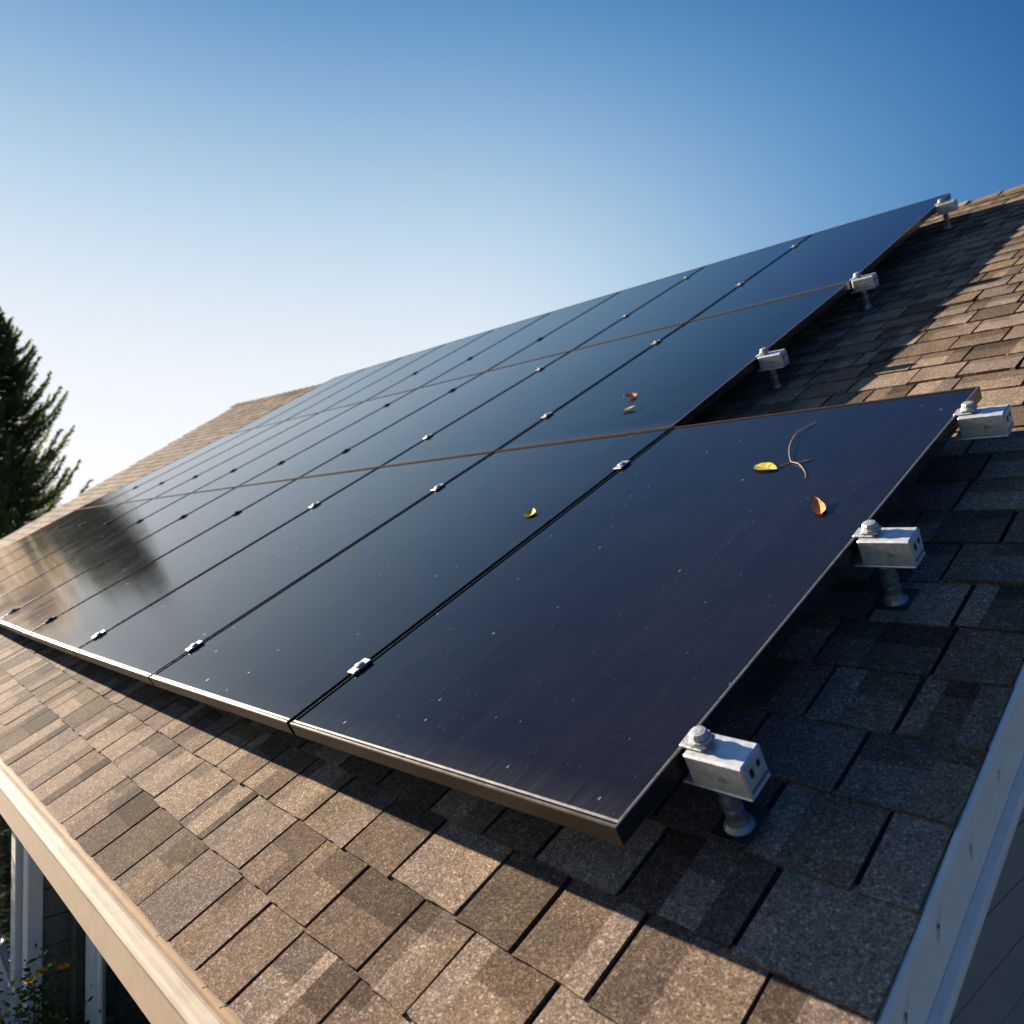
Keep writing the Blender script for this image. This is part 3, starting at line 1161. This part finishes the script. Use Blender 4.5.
# ------------------------------------------------------------------ conifer beyond the roof
def conifer(loc, height, seed, label, K=1.0):
    rr = random.Random(seed)
    t = thing("conifer_tree", label, "tree", loc)
    tr = MB()
    L = Vector(loc)
    pts = [L + Vector((rr.uniform(-.05, .05), rr.uniform(-.05, .05), height * i / 10)) for i in range(11)]
    tr.tube(pts, [0.20 * (1 - i / 10.5) + 0.008 for i in range(11)], 9)
    lf = MB()
    nb = 210
    for k in range(nb):
        s = 0.17 + 0.83 * (k / nb) ** 0.95
        z = height * s
        rad = 0.40 * height * (1 - s) ** 0.62 * rr.uniform(0.5, 1.18) + 0.10
        az = k * 2.39996 + rr.uniform(-.3, .3)
        d = Vector((math.cos(az), math.sin(az), 0))
        side = Vector((-d.y, d.x, 0))
        bp = []
        nseg = 9
        for i in range(nseg + 1):
            q = i / nseg
            zz = z - 0.10 * rad * math.sin(q * 2.2) + 1.25 * rad * max(0, q - 0.42) ** 1.6
            bp.append(L + d * rad * (q - 0.12 * q * q) + side * (rr.uniform(-.02, .02)) + Vector((0, 0, zz)))
        tr.tube(bp, [0.030 * (1 - i / nseg) + 0.005 for i in range(nseg + 1)], 4)
        # sprays: short shoots on both sides, tip shoots upright
        ntw = int(16 + rad * 15)
        for j in range(ntw):
            q = 0.15 + 0.85 * (j + rr.random()) / ntw
            fi = min(q * nseg, nseg - 0.001)
            i = int(fi)
            base = bp[i].lerp(bp[i + 1], fi - i)
            sl = (0.38 * rad * (1 - q) ** 1.1 + 0.09) * rr.uniform(0.6, 1.1)
            sl = min(sl * 1.25, 0.95)
            sd = rr.choice((-1, 1))
            ax = (d * rr.uniform(0.3, 0.9) + side * sd * rr.uniform(0.3, 1.0) * (1.15 - q) + Vector((0, 0, rr.uniform(-0.25, 0.55) + 0.5 * q))).normalized()
            nn = int(8 + sl * 28)
            a1 = ax.cross(Vector((0, 0, 1))).normalized()
            a2 = ax.cross(a1)
            for c in range(nn):
                f = (c + rr.random()) / nn
                p = base + ax * sl * f + Vector((0, 0, 0.12 * sl * f * f))
                th = rr.uniform(0, 6.283)
                nd = (ax * 0.75 + (a1 * math.cos(th) + a2 * math.sin(th)) * 0.8).normalized()
                ln = rr.uniform(0.09, 0.17) * (1.0 - 0.4 * f)
                wv = nd.cross(Vector((rr.uniform(-1, 1), rr.uniform(-1, 1), rr.uniform(-1, 1)))).normalized() * 0.021
                lf.tri(p - wv, p + wv, p + nd * ln)
    for q in (tr, lf):
        q.v = [L + (p - L) * K for p in q.v]
    tr.build("trunk", M_BARK, t)
    lf.build("crown", M_NEEDLE, t)
    return t


conifer((-60.0, 5.9, GZ), 9.4, 3, "dark green conifer with upswept branch tips standing behind the left end of the roof", 2.0)


def bronze_tree(loc, height, rad, seed, label):  # unseen trees, added to give the left panels a brown reflection
    rr = random.Random(seed)
    L = Vector(loc)
    t = thing("added_autumn_tree", label, "tree", loc, "autumn trees added left of the frame for the panel reflections")
    tr, lf = MB(), MB()
    tr.tube([L, L + Vector((0.1, 0, height * .3)), L + Vector((0, .1, height * .6)), L + Vector((0, 0, height * .9))], [.28, .22, .13, .03], 8)
    for k in range(46):
        a, q = k * 2.4, rr.uniform(0.22, 0.85)
        b0 = L + Vector((0, 0, height * q))
        ln = rad * rr.uniform(0.6, 1.05) * math.sin(math.pi * min(0.93, q * 0.9 + 0.15)) ** 0.5
        tip = b0 + Vector((math.cos(a) * ln, math.sin(a) * ln, ln * rr.uniform(0.2, 0.8)))
        tr.tube([b0, b0.lerp(tip, .5) + Vector((0, 0, .15)), tip], [.07, .045, .012], 5)
        for c in range(150):
            p = b0.lerp(tip, rr.uniform(.3, 1.05)) + Vector((rr.gauss(0, .38), rr.gauss(0, .38), rr.gauss(0, .32)))
            d = Vector((rr.uniform(-1, 1), rr.uniform(-1, 1), rr.uniform(-1, .4))).normalized()
            w = d.cross(Vector((rr.uniform(-1, 1), rr.uniform(-1, 1), rr.uniform(-1, 1)))).normalized()
            l2 = rr.uniform(.14, .26)
            lf.quad(p, p + d * l2 * .5 + w * l2 * .36, p + d * l2, p + d * l2 * .5 - w * l2 * .36)
    tr.build("trunk", M_BARK, t)
    lf.build("crown", M_BRONZE, t)


bronze_tree((-34.0, 0.0, GZ), 9.8, 2.2, 2, "tall bronze leaved tree added out of view for the brown reflection in the left panels")
bronze_tree((-36.0, -2.9, GZ), 9.0, 2.6, 6, "broad bronze leaved tree added out of view for the brown reflection in the left panels")



# ------------------------------------------------------------------ shrubs by the wall
def shrub(loc, rx, ry, h, seed, label, nflow, nleaf):
    rr = random.Random(seed)
    L = Vector(loc)
    t = thing("flowering_shrub", label, "shrub", loc, "shrubs along the front wall")
    st = MB()
    tips = []
    for k in range(26):
        a = rr.uniform(0, 6.283)
        q = rr.random() ** 0.5
        tip = L + Vector((rx * q * math.cos(a), ry * q * math.sin(a), h * (0.72 + 0.28 * rr.random()) * (1 - 0.25 * q)))
        base = L + Vector((rx * q * .25 * math.cos(a), ry * q * .25 * math.sin(a), 0))
        mid = base.lerp(tip, 0.5) + Vector((rr.uniform(-.05, .05), rr.uniform(-.05, .05), 0))
        st.tube([base, mid, tip], [0.012, 0.008, 0.003], 5)
        tips.append((base, mid, tip))
    lf = MB()
    for k in range(nleaf):
        b, mdl, tp = rr.choice(tips)
        s = (0.06 + 0.95 * rr.random()) if rr.random() < 0.4 else (0.25 + 0.77 * rr.random() ** 0.45)
        p = b.lerp(tp, s) + Vector((rr.gauss(0, .06), rr.gauss(0, .06), rr.gauss(0, .05)))
        d = Vector((rr.uniform(-1, 1), rr.uniform(-1, 1), rr.uniform(-.3, 1))).normalized()
        w = d.cross(Vector((rr.uniform(-1, 1), rr.uniform(-1, 1), rr.uniform(-1, 1)))).normalized()
        ln = rr.uniform(0.018, 0.036)
        lf.quad(p, p + d * ln * .5 + w * ln * .28, p + d * ln, p + d * ln * .5 - w * ln * .28)
    st.build("stems", M_STEM, t)
    lf.build("foliage", M_SHRUB, t)
    for k in range(nflow):
        b, mdl, tp = tips[k % len(tips)]
        p = tp + Vector((rr.gauss(0, .04), rr.gauss(0, .04), rr.uniform(0, .05)))
        f = MB()
        for c in range(7):
            a = c * 0.8976
            e = Vector((math.cos(a), math.sin(a), 0.35))
            s2 = Vector((-math.sin(a), math.cos(a), 0))
            f.quad(p, p + e * 0.014 + s2 * 0.009, p + e * 0.028, p + e * 0.014 - s2 * 0.009)
        f.build("flower", M_ORANGE, t)
    return t


shrub((-2.62, -0.37, GZ), 0.28, 0.20, 1.80, 4, "orange flowered shrub below the house corner, beside the brown downspout", 34, 15000)
shrub((-3.20, -0.55, GZ), 0.34, 0.18, 1.86, 8, "taller orange flowered shrub in front of the white window at the left edge", 20, 11000)
shrub((-4.40, -0.64, GZ), 0.45, 0.26, 2.68, 9, "dense green shrub added out of view to shade the bay window", 6, 22000)  # out of view, added to keep sun off the bay window
